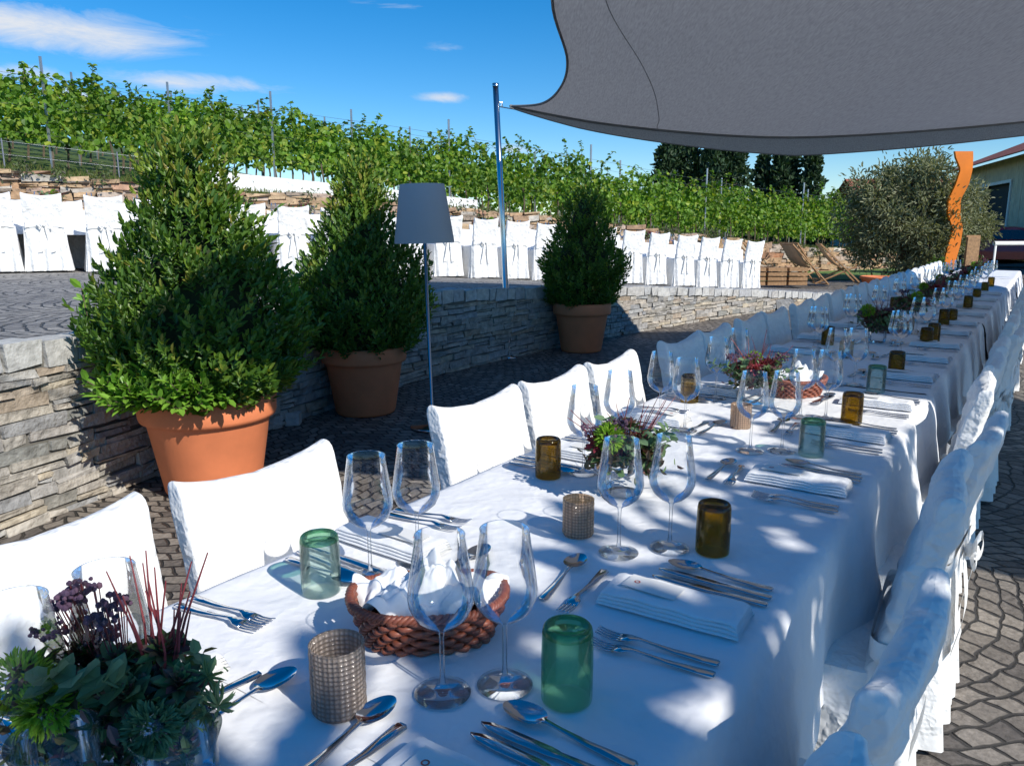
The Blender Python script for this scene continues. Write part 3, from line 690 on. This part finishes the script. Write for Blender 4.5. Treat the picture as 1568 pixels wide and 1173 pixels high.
mb=MB(); strip(mb,[(0,.006,.001),(.004,.0085,.001),(.05,.0075,.001),(.095,.0065,.001),(.10,.008,.001),(.11,.0095,.001),(.17,.0105,.001),(.20,.008,.001),(.215,.001,.001)],.0028)
KN=mb.mesh('knife',[M_cut])
def napk(seed):
    # linen folded into a soft flat packet: closed rounded outline, several stacked folds
    mb=MB()
    for L in range(4):
        zb=.0065*L
        def f(u,v,L=L,zb=zb):
            x=(u-.5)*(.25-.004*L); a=v*2*math.pi; w_=.050-.0015*L
            c,s=math.cos(a),math.sin(a); y=math.copysign(abs(c)**.35,c)*w_; z=zb+.0042+math.copysign(abs(s)**.8,s)*.0036
            z+=.0022*noise.noise(Vector((u*5,y*18,seed)))*(L+1)*.5+.002*math.cos(y*26)*(s>0)
            e2=min(u,1-u,.04)/.04; return (x+.003*noise.noise(Vector((y*20,L,seed))),y,z-.0015*L*(1-e2))
        mb.grid(f,26,28,0,False)
    return mb.mesh('folded_napkin',[M_nap])
NK=[napk(1),napk(7)]
mb=MB(); mb.box((0,0,0),(.10,.05,.0006)); M_paper=simple('paper',(.78,.77,.74),.8,var=.03); M_red=simple('logo_red',(.5,.08,.04),.7)
mb.revolve([(.0055,.0008),(.0035,.0009)],14,c=(-.03,.0,0),m=1); CARD=mb.mesh('menu_card',[M_paper,M_red],False)
def setting(s,side):
    y0=YR if side=='R' else YL; sg=1 if side=='R' else -1; a=TH+(math.pi/2)*sg
    Z=.7545
    def put(nm,me,ds,dy,da=0,flip=0,z=Z): inst(nm,me,TP(s+ds,y0+sg*dy,z),a+da)
    put('fork',FK,-.155*sg,.02,U(-.06,.06)+.1); put('fork',FK,-.122*sg,.025,U(-.05,.05)+.1)
    put('folded_napkin',random.choice(NK),0,.15,U(-.06,.06)+math.pi,z=.7530)
    put('menu_card',CARD,.0,.19,U(-.04,.04)+math.pi,z=.7530+.0335)
    put('knife',KN,.105*sg,.02,U(-.06,.06)); put('knife',KN,.135*sg,.022,U(-.06,.06)); put('spoon',SP,.170*sg,.03,U(-.07,.07))
    inst('fork',FK,TP(s+.07,y0+sg*.32,Z),TH+math.pi+U(-.15,.15)); inst('spoon',SP,TP(s-.10,y0+sg*.355,Z),TH+U(-.2,.2))
for s in [.60,1.17,1.98,2.56,3.08,3.72,4.3,4.85,5.5,6.1,6.8,7.5,8.3,9.1]: setting(s,'R')
for s in [.20,.57,1.10,1.88,2.40,2.95,3.6,4.2,4.8,5.5,6.3,7.1,7.9]: setting(s,'L')

def basket(loc,rz,fill=True,sc_=1):
    e=empty('wicker_bread_basket',loc,rz); e.scale=(sc_,)*3
    mb=MB(); ROWS=7
    def ov(a,t,o=0): 
        ex=.098+.024*t+o; ey=.062+.018*t+o; p=.8
        c,s=math.cos(a),math.sin(a); return Vector((math.copysign(abs(c)**p,c)*ex,math.copysign(abs(s)**p,s)*ey,.004+.058*t+.008*t*abs(c)**3))
    K=22
    for r in range(ROWS):
        t=r/(ROWS-1); N=K*8
        mb.tube([ov(2*math.pi*i/N,t,.0045*math.sin(2*math.pi*i/N*K/1+ r*math.pi)) for i in range(N)],.0052,6,closed=True)
    for k in range(2*K):
        a=math.pi*k/K; mb.tube([ov(a,-.02),ov(a,.5),ov(a,1.02)],.0032,5)
    for ph in (0,1,2):
        N=200; mb.tube([ov(2*math.pi*i/N,1.08,.0045*math.cos(i*2*math.pi*30/N+ph*2.09))+Vector((0,0,.0045*math.sin(i*2*math.pi*30/N+ph*2.09))) for i in range(N)],.0042,6,closed=True)
    mb.grid(lambda u,v: tuple(ov(u*6.2832,-.02)*(v*.98)+Vector((0,0,.002))),40,5,0,True)
    mb.obj('weave',M_wick,parent=e)
    mb=MB()
    def f(u,v):
        a=u*6.2832; rr=.0+v; x=math.cos(a)*.112*rr; y=math.sin(a)*.074*rr
        rd_=abs(noise.noise(Vector((x*15+y*9,y*26,3))))*.075+abs(noise.noise(Vector((x*36,y*40,9))))*.03+abs(noise.noise(Vector((x*70,y*60,5))))*.010
        z=.050+.040*(1-rr**2)+rd_*(1-.45*rr); 
        fl=max(0,math.sin(a*5+.7)); k=1+.20*fl*(rr**3); return (x*k,y*k,z+.024*fl*rr**3-.014*(1-fl)*rr**3)
    mb.grid(f,150,54,0,True); mb.obj('napkin',M_nap,parent=e)
basket((-.135,1.15,.7535),R(6)); basket((1.128,2.99,.7535),R(20),sc_=.95)
basket(tuple(TP(5.4,.764,.7535)),R(40),sc_=.95)

# ------------------------------------------------------------------ flower arrangements
M_suc=island('succulent',[(.08,.15,.06),(.14,.22,.08),(.22,.09,.09),(.06,.11,.05),(.16,.06,.07)],rough=.5,bump=0,trans=.15,vs=20)
M_euc=island('eucalyptus',[(.13,.21,.10),(.18,.28,.15),(.10,.17,.08)],rough=.6,bump=0,trans=.2,vs=20)
M_sed=island('sedum_dark',[(.07,.045,.08),(.11,.06,.10),(.15,.08,.11)],rough=.7,bump=0,vs=30)
M_lime=island('lime_flower',[(.20,.36,.03),(.32,.50,.06),(.16,.30,.03)],rough=.6,bump=0,trans=.3,vs=30)
M_twig=simple('red_twig',(.20,.03,.035),.5,vs=30)
M_pink=island('dark_red_petal',[(.35,.04,.06),(.22,.03,.05),(.40,.12,.12)],rough=.6,bump=0,trans=.2,vs=30)
FM=[M_suc,M_euc,M_sed,M_lime,M_twig,M_pink,M_glass]
def rosette(mb,c,ax,s=.045,n=34,m=0):
    P=[];D=[];N=[];SZ=[]
    for j in range(n):
        q=Matrix.Rotation(j*2.4,3,ax)@ax.orthogonal().normalized(); f=j/n; D.append(tuple(q*(1-f*.75)+ax*(.15+f))); P.append(tuple(c+ax*.01*f)); N.append(tuple(ax-q*.3)); SZ.append(s*(1-.55*f))
    mb.leaves(P,D,N,SZ,.5,m,.1)
def sprig(mb,c,d,ln,sz=(.018,.034),m=1):
    P=[];D=[];N=[];SZ=[]
    pts=[c,c+d*ln*.5,c+d*ln+Vector((0,0,-.01))]; mb.tube(pts,.0013,4,1)
    for j in range(10):
        q=Matrix.Rotation(j*2.6,3,d)@d.orthogonal().normalized(); P.append(tuple(crom(pts,j/9))); D.append(tuple(q+d*.4)); N.append(tuple(d*.8+Vector((0,0,.5)))); SZ.append(U(*sz))
    mb.leaves(P,D,N,SZ,.85,m,.08)
def umbel(mb,c,base,r0=.021,n=34):
    for j in range(n):
        o=Vector((U(-1,1),U(-1,1),U(-.25,.7)))*r0; p=c+o
        if j%4==0: mb.tube([base,base.lerp(p,.6),p],.0009,3,4)
        r=U(.0028,.0048); mb.revolve([(.0003,-r),(r*.9,-r*.4),(r*.9,r*.4),(.0003,r)],5,c=p,m=2)
def fuzz(mb,c,r=.018,m=3):
    n_=420; P=np.array([tuple(c)])+runit(n_)*r; Dd=P-np.array([tuple(c)]); mb.leaves(P,Dd+rng.normal(0,.004,(n_,3)),runit(n_),rng.uniform(.012,.02,n_),.22,m)
def flowers(loc,seed,sc_=1,rz=0):
    random.seed(seed); mb=MB(); W=.075
    mb.revolve([(.001,.003),(.038,.003),(.041,.01),(.043,.085),(.047,.10),(.046,.101)],32,m=6)
    def blob(): 
        a=U(0,6.28); r=math.sqrt(U(0,1)); return Vector((math.cos(a)*r*W*1.15,math.sin(a)*r*.08,U(.10,.145)))
    for k in range(9):
        c=blob()+Vector((0,0,-.01)); rosette(mb,c,Vector((c.x*5,c.y*5,.6)).normalized(),m=random.choice((0,0,5)))
    for k in range(11):
        c=blob()*.7; c.z=.08; sprig(mb,c,Vector((U(-.8,.8)+c.x*6,U(-.8,.8)+c.y*6,U(.4,1.0))).normalized(),U(.06,.12))
    for k in range(3):
        c=blob(); c.z+=U(.01,.04); umbel(mb,c,Vector((c.x*.6,c.y*.6,.08)))
    c=blob(); c.z=.13+U(0,.03); fuzz(mb,c)
    for k in range(24):
        b=Vector((U(-.3,.6)*W,U(-.3,.3)*W,.09)); d=Vector((U(-.9,.9),U(-.6,.6),U(.4,1.3))).normalized(); ln=U(.08,.17)
        mb.tube([b,b+d*ln*.5+Vector((U(-.006,.006),0,0)),b+d*ln],[.0017,.0013,.0007],4,4)
    n_=500; P=np.stack([rng.normal(0,W*.5,n_),rng.normal(0,.03,n_),rng.uniform(.06,.12,n_)],1); mb.leaves(P,runit(n_)+np.array([0,0,.4]),runit(n_),rng.uniform(.014,.03,n_),.5,0)
    mb.obj('flower_arrangement',FM,smooth=False,loc=loc,rz=rz,scale=sc_)
def near_flowers():
    random.seed(31); mb=MB(); O=Vector((-.475,.845,.7525))
    for (jx,jy) in ((-.505,.755),(-.375,.765)):
        inst('drinking_jar',JAR,(jx,jy,.7525))
    n_=1300; P=np.stack([rng.uniform(-.13,.09,n_),rng.normal(.01,.03,n_),rng.uniform(.0,.115,n_)],1); mb.leaves(P,runit(n_)+np.array([0,0,.4]),runit(n_),rng.uniform(.014,.028,n_),.5,0)
    for (x,y,z) in [(-.10,.0,.12),(-.05,.03,.125),(.0,.01,.12),(.045,.02,.13),(.075,-.01,.105),(.02,-.025,.10),(-.05,-.03,.105)]:
        rosette(mb,Vector((x,y,z)),Vector((x*3,y*3-.2,.7)).normalized(),.040)
    for k in range(14): 
        c=Vector((U(-.11,.08),U(-.02,.03),.08)); sprig(mb,c,Vector((U(-.7,.7)+c.x*3,U(-.6,.4),U(.3,.9))).normalized(),U(.05,.09),(.018,.032))
    for k in range(3): sprig(mb,Vector((-.03+.03*k,-.03,.10)),Vector((U(-.4,.4),-.4,.9)).normalized(),.07,(.026,.038))
    fuzz(mb,Vector((-.105,-.03,.125)),.026); fuzz(mb,Vector((-.065,-.045,.105)),.02); fuzz(mb,Vector((.06,-.055,.085)),.018,1)
    for (x,z) in [(-.075,.195),(-.045,.220),(-.02,.185),(-.06,.165),(-.005,.200),(-.085,.17),(-.03,.155),(-.055,.21)]:
        c=Vector((x,.02+U(-.02,.02),z)); umbel(mb,c,Vector((x*.5,.02,.09)),.016,30)
    for k in range(18):
        b=Vector((U(.025,.055),U(.0,.03),.09)); d=Vector((U(-.30,.60),U(-.3,.3),U(1.0,1.6))).normalized(); ln=U(.09,.18)
        mb.tube([b,b+d*ln*.5+Vector((U(-.006,.006),0,0)),b+d*ln],[.0021,.0017,.0009],4,4)
    for (x,y,z) in [(.105,.0,.115),(.125,-.02,.09),(.09,-.03,.08)]:
        c=Vector((x,y,z)); mb.tube([Vector((x*.6,y,.06)),c],.0015,4,1); n_=26; P=np.repeat([tuple(c)],n_,0); mb.leaves(P,runit(n_)+np.array([0,0,.3]),runit(n_),rng.uniform(.02,.034,n_),.16,1)
    mb.obj('flower_arrangement',FM,smooth=False,loc=tuple(O))
mb=MB(); mb.revolve([(.001,.003),(.038,.003),(.041,.01),(.044,.085),(.049,.10),(.048,.101)],36); mb.revolve([(.001,.012),(.036,.012),(.040,.02),(.043,.09)],36); JAR=mb.mesh('drinking_jar',[glass('jar_glass',(.93,.97,.98),(.42,.52,.56),.06)])
near_flowers()
flowers((.279,1.832,.7525),5,1.12); flowers((.911,2.84,.7525),6,1.1)
for i,s in enumerate([4.85,6.1,7.4,8.7,10,11.3,12.6]): flowers(tuple(TP(s,.764,.7525)),20+i,1.2)
random.seed(99)
for i in range(9):
    p=ra+rd*(1+i*1.7)+rn*.82; flowers((p.x,p.y,zter(p.x,p.y)+.82),40+i,1.4)
for s in np.arange(.5,RL,.62):
    p=ra+rd*s+rn*(.62+U(0,.4)); inst('wine_glass',G,(p.x,p.y,zter(p.x,p.y)+.813))

# ------------------------------------------------------------------ olive tree, deck chairs, right-hand background
def leafy_tree(name,loc,clusters,trunk,leafmat,lsize,lw,nper,crad,seed,flat=.4):
    random.seed(seed); mb=MB(); base=Vector(loc)
    tp=trunk; mb.tube([base+Vector(p) for p,_ in tp],[r for _,r in tp],9,1)
    for i,(c,) in enumerate([(c,) for c in clusters]):
        c=base+Vector(c)
        if i%3==0:
            a=base+Vector(tp[random.randrange(len(tp)//2,len(tp))][0]); mb.tube([a,a.lerp(c,.5)+Vector((U(-.1,.1),U(-.1,.1),U(-.1,.1))),c],[.05,.03,.01],5,1)
        P=np.array([tuple(c)])+rng.normal(0,crad*.5,(nper,3)); D=(P-np.array([tuple(c)]))+rng.normal(0,.12,(nper,3)); 
        mb.leaves(P,D,runit(nper)+np.array([0,0,flat]),rng.uniform(.7,1.3,nper)*lsize,lw,0)
    return mb.obj(name,[leafmat,M_bark],smooth=False)
cl_=[]
random.seed(4)
while len(cl_)<210:
    v=Vector((U(-1,1),U(-1,1),U(-1,1)))
    if .25<v.length<1: 
        k=1+.30*noise.noise(v*2.2); cl_.append((v.x*1.65*k,v.y*1.5*k,1.80+v.z*1.45*k))
leafy_tree('olive_tree',(10.55,21,0),cl_,[((0,0,0),.22),((.1,0,.5),.17),((-.05,0,1.0),.13),((.1,0,1.8),.08),((0,0,2.6),.04)],M_olive,.125,.32,110,.30,4)
cl2=[(x*.42,y*.42,z*.55+.1) for x,y,z in cl_[:60]]
leafy_tree('olive_tree',(13.7,23.6,.1),[(a,b,c+.5) for a,b,c in cl2],[((0,0,0),.1),((0,0,.8),.07),((0,0,1.6),.04)],M_olive,.11,.32,80,.26,5)
mb=MB(); mb.revolve([(.001,0),(.4,0),(.52,.30),(.56,.31),(.56,.38),(.50,.38),(.45,.3),(.001,.3)],32); mb.obj('terracotta_planter',M_terra,loc=(8.9,18.9,.0),scale=.7)
def deck_chair(loc,rz):
    e=empty('deck_chair',loc,rz); mb=MB()
    for x in(-.28,.28):
        mb.tube([(x,-.55,.03),(x,.45,.98)],.022,5); mb.tube([(x*.92,.50,.03),(x*.92,-.35,.42)],.022,5)
    for p in [(-.55,.03),(.45,.98),(.5,.03)]:
        mb.tube([(-.3,p[0],p[1]),(.3,p[0],p[1])],.018,5)
    mb.obj('frame',M_wood,parent=e,smooth=False)
    mb=MB(); mb.grid(lambda u,v:((u-.5)*.5,-.36+.82*v,.42-.25*math.sin(v*3.14)*.8+.56*v),6,14); mb.obj('sling',simple('sling',(.45,.36,.25),.8),parent=e)
deck_chair((7.1,19.0,.05),R(100)); deck_chair((8.0,19.2,.05),R(80)); deck_chair((6.3,20.0,.05),R(60)); deck_chair((7.6,20.6,.05),R(120))
mb=MB()
for i in range(3):
    for k in range(4): mb.box((5.8+i*.5,18.6,.12+.11*k),(.44,.4,.08),0,None,.004)
mb.obj('wooden_crate',M_wood,smooth=False)
mb=MB(); mb.add([(6,20.5,.02),(13,22.5,.02),(16,34,.02),(6,34,.02)],[(0,1,2,3)]); mb.obj('lawn',simple('lawn_grass',(.11,.19,.04),.9,var=.3,vs=5,bump=.8,bs=30))
mb=MB(); mb.add([(13.5,22,.012),(40,20,.012),(50,60,.012),(16.5,40,.012)],[(0,1,2,3)]); mb.obj('asphalt_yard',simple('asphalt',(.15,.13,.12),.9,bump=.3,bs=60))
# slim orange upright sculpture: flat blade with a cut-away bite, on a post
mb=MB(); M_or=simple('orange_paint',(.78,.20,.008),.45,var=.12,vs=3)
EDG=[(0,-.10,.10),(.12,-.16,.12),(.25,-.10,.20),(.38,-.02,.22),(.50,-.20,.10),(.62,-.24,.06),(.74,-.12,.20),(.86,-.05,.24),(.95,-.20,.22),(1,-.24,.20)]
def blade(u,v):
    l=interp([(a,b) for a,b,c in EDG],v); r=interp([(a,c) for a,b,c in EDG],v); x=l+(r-l)*min(1,max(0,[0,1,1,0][int(round(u*3))])); y=[-.04,-.04,.04,.04][int(round(u*3))]
    return (x,y+.05*math.sin(v*5),.25+3.0*v)
mb.grid(blade,4,40); mb.grid(lambda u,v:(lambda a,b:(a[0]+(b[0]-a[0])*u,a[1]+.08*u if False else (a[1] if u<.5 else b[1]),a[2]))(blade(0,v),blade(1,v)),2,40)
mb.tube([(-.02,0,0),(-.02,0,.5)],[.08,.07],10); mb.obj('orange_sculpture',M_or,loc=(11.05,19.6,.0),smooth=False)
mb=MB(); mb.box((0,0,.6),(.30,.08,1.2)); mb.box((0,.05,1.22),(.34,.10,.05)); mb.obj('wooden_board',M_wood,loc=(11.2,19.0,.0),smooth=False)
for (x,y) in [(10.1,18.3),(11.6,19.4)]:
    mb=MB(); mb.revolve([(.001,0),(.2,0),(.26,.3),(.30,.31),(.30,.38),(.25,.38),(.001,.33)],24); n=500; P=rng.normal(0,.14,(n,3))+np.array([0,0,.5]); mb.leaves(P,runit(n)+np.array([0,0,.5]),runit(n),.1,.5,1); mb.obj('potted_shrub',[M_terra,M_box],loc=(x,y,.02),smooth=False,scale=.8)
# barn
e=empty('barn'); M_board=simple('barn_board',(.66,.52,.36),.8,var=.15,vs=3); M_roof=island('roof_tile',[(.28,.08,.055),(.34,.12,.08),(.22,.07,.05)],bump=0); M_void=simple('dark_interior',(.03,.03,.032),.9); M_white=simple('white_paint',(.78,.78,.76),.5,var=.05)
pa=Vector((25.2,44.5,0)); pb=Vector((18.0,21.5,0)); bd=(pb-pa).normalized(); bn=Vector((bd.y,-bd.x,0)); 
if bn.x>0: bn=-bn
L=(pb-pa).length; rot=Matrix((bd,bn,Vector((0,0,1)))).transposed()
D0,D1=5.0,9.5
mb=MB(); s=0
while s<L:
    c=pa+bd*(s+.1)
    if not (D0<s<D1): mb.box((c.x+bn.x*U(0,.015),c.y+bn.y*U(0,.015),2.3),(.19,.06,4.5),0,rot)
    else: mb.box((c.x,c.y,4.0),(.19,.06,1.1),0,rot)
    s+=.2
mb.obj('boards',M_board,smooth=False,parent=e)
mb=MB(); c=(pa+pb)/2-bn*3; mb.box((c.x,c.y,2.2),(L-.2,5.6,4.4),0,rot); mb.obj('interior',M_void,smooth=False,parent=e)
mb=MB(); 
for s in(D0,D1): c=pa+bd*s+bn*.06; mb.box((c.x,c.y,1.75),(.16,.08,3.5),0,rot)
c=pa+bd*(D0+D1)/2+bn*.06; mb.box((c.x,c.y,3.5),(D1-D0+.16,.08,.14),0,rot); mb.obj('door_frame',M_white,smooth=False,parent=e)
mb=MB()
for r in range(14):
    for k in range(int(L/.5)+3):
        o=.9-r*.42; c=pa+bd*(k*.5-.5)+bn*o; mb.box((c.x,c.y,4.45+r*.17),(.47,.50,.05),0,rot@Matrix.Rotation(R(-22),3,'X'))
mb.obj('roof',M_roof,smooth=False,parent=e)
e=empty('distant_house'); mb=MB(); mb.box((31,62,1.6),(9,6,3.2)); mb.obj('walls',simple('render_wall',(.55,.48,.40),.9),smooth=False,parent=e)
mb=MB(); mb.add([(26,58.6,3.1),(36,58.6,3.1),(36,62,5.2),(26,62,5.2),(26,65.4,3.1),(36,65.4,3.1)],[(0,1,2,3),(3,2,5,4)]); mb.obj('roof',M_roof,smooth=False,parent=e)
mb=MB(); 
for k in range(4): mb.box((28+k*2,58.96,1.7),(.9,.08,1.2))
mb.obj('windows',M_void,smooth=False,parent=e)
M_tyre=simple('tyre',(.02,.02,.02),.8); M_win=simple('car_glass',(.02,.025,.03),.05,spec=.9)
def car(loc,rz,col,nm='parked_car'):
    e=empty(nm,loc,rz); t=NT('car_paint'); pm=t.fin(t.bsdf(col,.2,.1,None,.8))
    side=[(-2.1,.35),(-2.12,.62),(-2.0,.88),(-1.55,.95),(-1.0,1.38),(-.3,1.47),(.5,1.42),(1.2,1.0),(1.95,.86),(2.12,.6),(2.1,.32)]
    mb=MB(); 
    def f(u,v):
        x,z=side[int(round(u*(len(side)-1)))]; w=.86-(.17 if z>1.1 else 0)-(.04 if abs(x)>2 else 0); return (x,(v*2-1)*w,z-.03*abs(v*2-1)**4)
    mb.grid(f,len(side),9)
    for sy in(-1,1):
        V=[(x,sy*(.86-(.17 if z>1.1 else 0)-(.04 if abs(x)>2 else 0)),z-.03) for x,z in side]; mb.add(V,[tuple(range(len(V)))])
    mb.obj('body',pm,smooth=False,parent=e)
    mb=MB()
    for sy in(-1,1): mb.add([(-1.4,sy*.84,1.0),(1.0,sy*.84,1.02),(.5,sy*.715,1.34),(-.9,sy*.715,1.34)],[(0,1,2,3)])
    mb.add([(1.17,-.66,1.03),(1.17,.66,1.03),(.56,.6,1.405),(.56,-.6,1.405)],[(0,1,2,3)]); mb.add([(-1.56,-.66,.985),(-1.56,.66,.985),(-1.06,.6,1.36),(-1.06,-.6,1.36)],[(0,1,2,3)])
    mb.obj('windows',M_win,smooth=False,parent=e)
    mb=MB()
    for x in(-1.3,1.3):
        for y in(-.8,.8): mb.revolve([(.001,-.11),(.33,-.11),(.34,0),(.33,.11),(.001,.11)],20,c=(x,y,.33),M=Matrix.Rotation(R(90),3,'X'))
    mb.obj('wheels',M_tyre,parent=e,smooth=False)
    mb=MB()
    for y in(-.6,.6): mb.box((2.08,y,.68),(.08,.3,.14)); mb.box((-2.1,y,.75),(.08,.25,.16),1)
    mb.obj('lights',[M_white,M_red],parent=e,smooth=False)
car((17.9,28.6,.02),R(150),(.42,.02,.025)); car((20.0,34.5,.02),R(150),(.03,.03,.035))
# red and white barrier rail
mb=MB(); a_=Vector((12.7,20.6,1.02)); b_=Vector((18,21.6,1.02))
for i in range(10): mb.tube([a_.lerp(b_,i/10),a_.lerp(b_,(i+1)/10)],.055,8,i%4==3)
for x,y in((12.75,20.6),(17.9,21.6)): mb.tube([(x,y,0),(x,y,.96)],.03,8)
mb.obj('barrier_rail',[M_white,M_red])
mb=MB()
for (x,y) in((-1.72,5.35),(-1.60,5.46)): mb.box((x,y,.045),(.11,.10,.09),0,Matrix.Rotation(U(0,2),3,'Z'),.006)
mb.obj('granite_block',M_cap,smooth=False)
mb=MB(); mb.box((4.75,13.5,.09),(.3,.25,.18),0,None,.02); mb.obj('granite_block',M_stone,smooth=False)

# ------------------------------------------------------------------ shade tree off to the right behind the viewpoint (casts the dappled light)
random.seed(12)
base=Vector((4.6,-3.4,0))
def tgtc(L_,zlo,zhi):
    o=[]
    for (x,y) in L_:
        z=U(zlo,zhi); Lh=(z-.75)/math.tan(el); o.append((x+math.sin(az)*Lh-base.x+U(-.05,.05),y+math.cos(az)*Lh-base.y+U(-.05,.05),z))
    return o
near=[(-.65,.62),(-.5,.66),(-.35,.7),(-.22,.76),(-.08,.78),(.06,.82),(.2,.84),(.34,.88),(-.5,.5),(-.3,.52),(-.1,.58),(.12,.6),(.3,.66),(.48,.8),(.45,.98),(.5,.6),(.62,.9),
      (.15,.4),(.3,.45),(.42,.62),(.6,.72),(.68,.98),(.74,1.12),(.55,.82)]
edge=[(.60,1.18),(.72,1.3),(.68,1.5),(.84,1.55),(.80,1.75),(.98,1.8),(1.0,2.05),(.9,1.35),(1.15,2.2),(.55,1.35),(1.0,1.55),(1.12,1.75),(1.25,1.95),(1.32,2.15),(.4,1.35),(.55,1.7)]
cl3=tgtc(near,3.2,3.9)
leafy_tree('shade_tree',tuple(base),cl3+tgtc(edge,3.0,3.5),[((0,0,0),.16),((.05,0,1),.13),((-.05,.1,2.2),.10),((-.1,.3,3.2),.07),((-.1,.4,3.8),.03)],M_bay,.15,.6,27,.22,8,1.2)
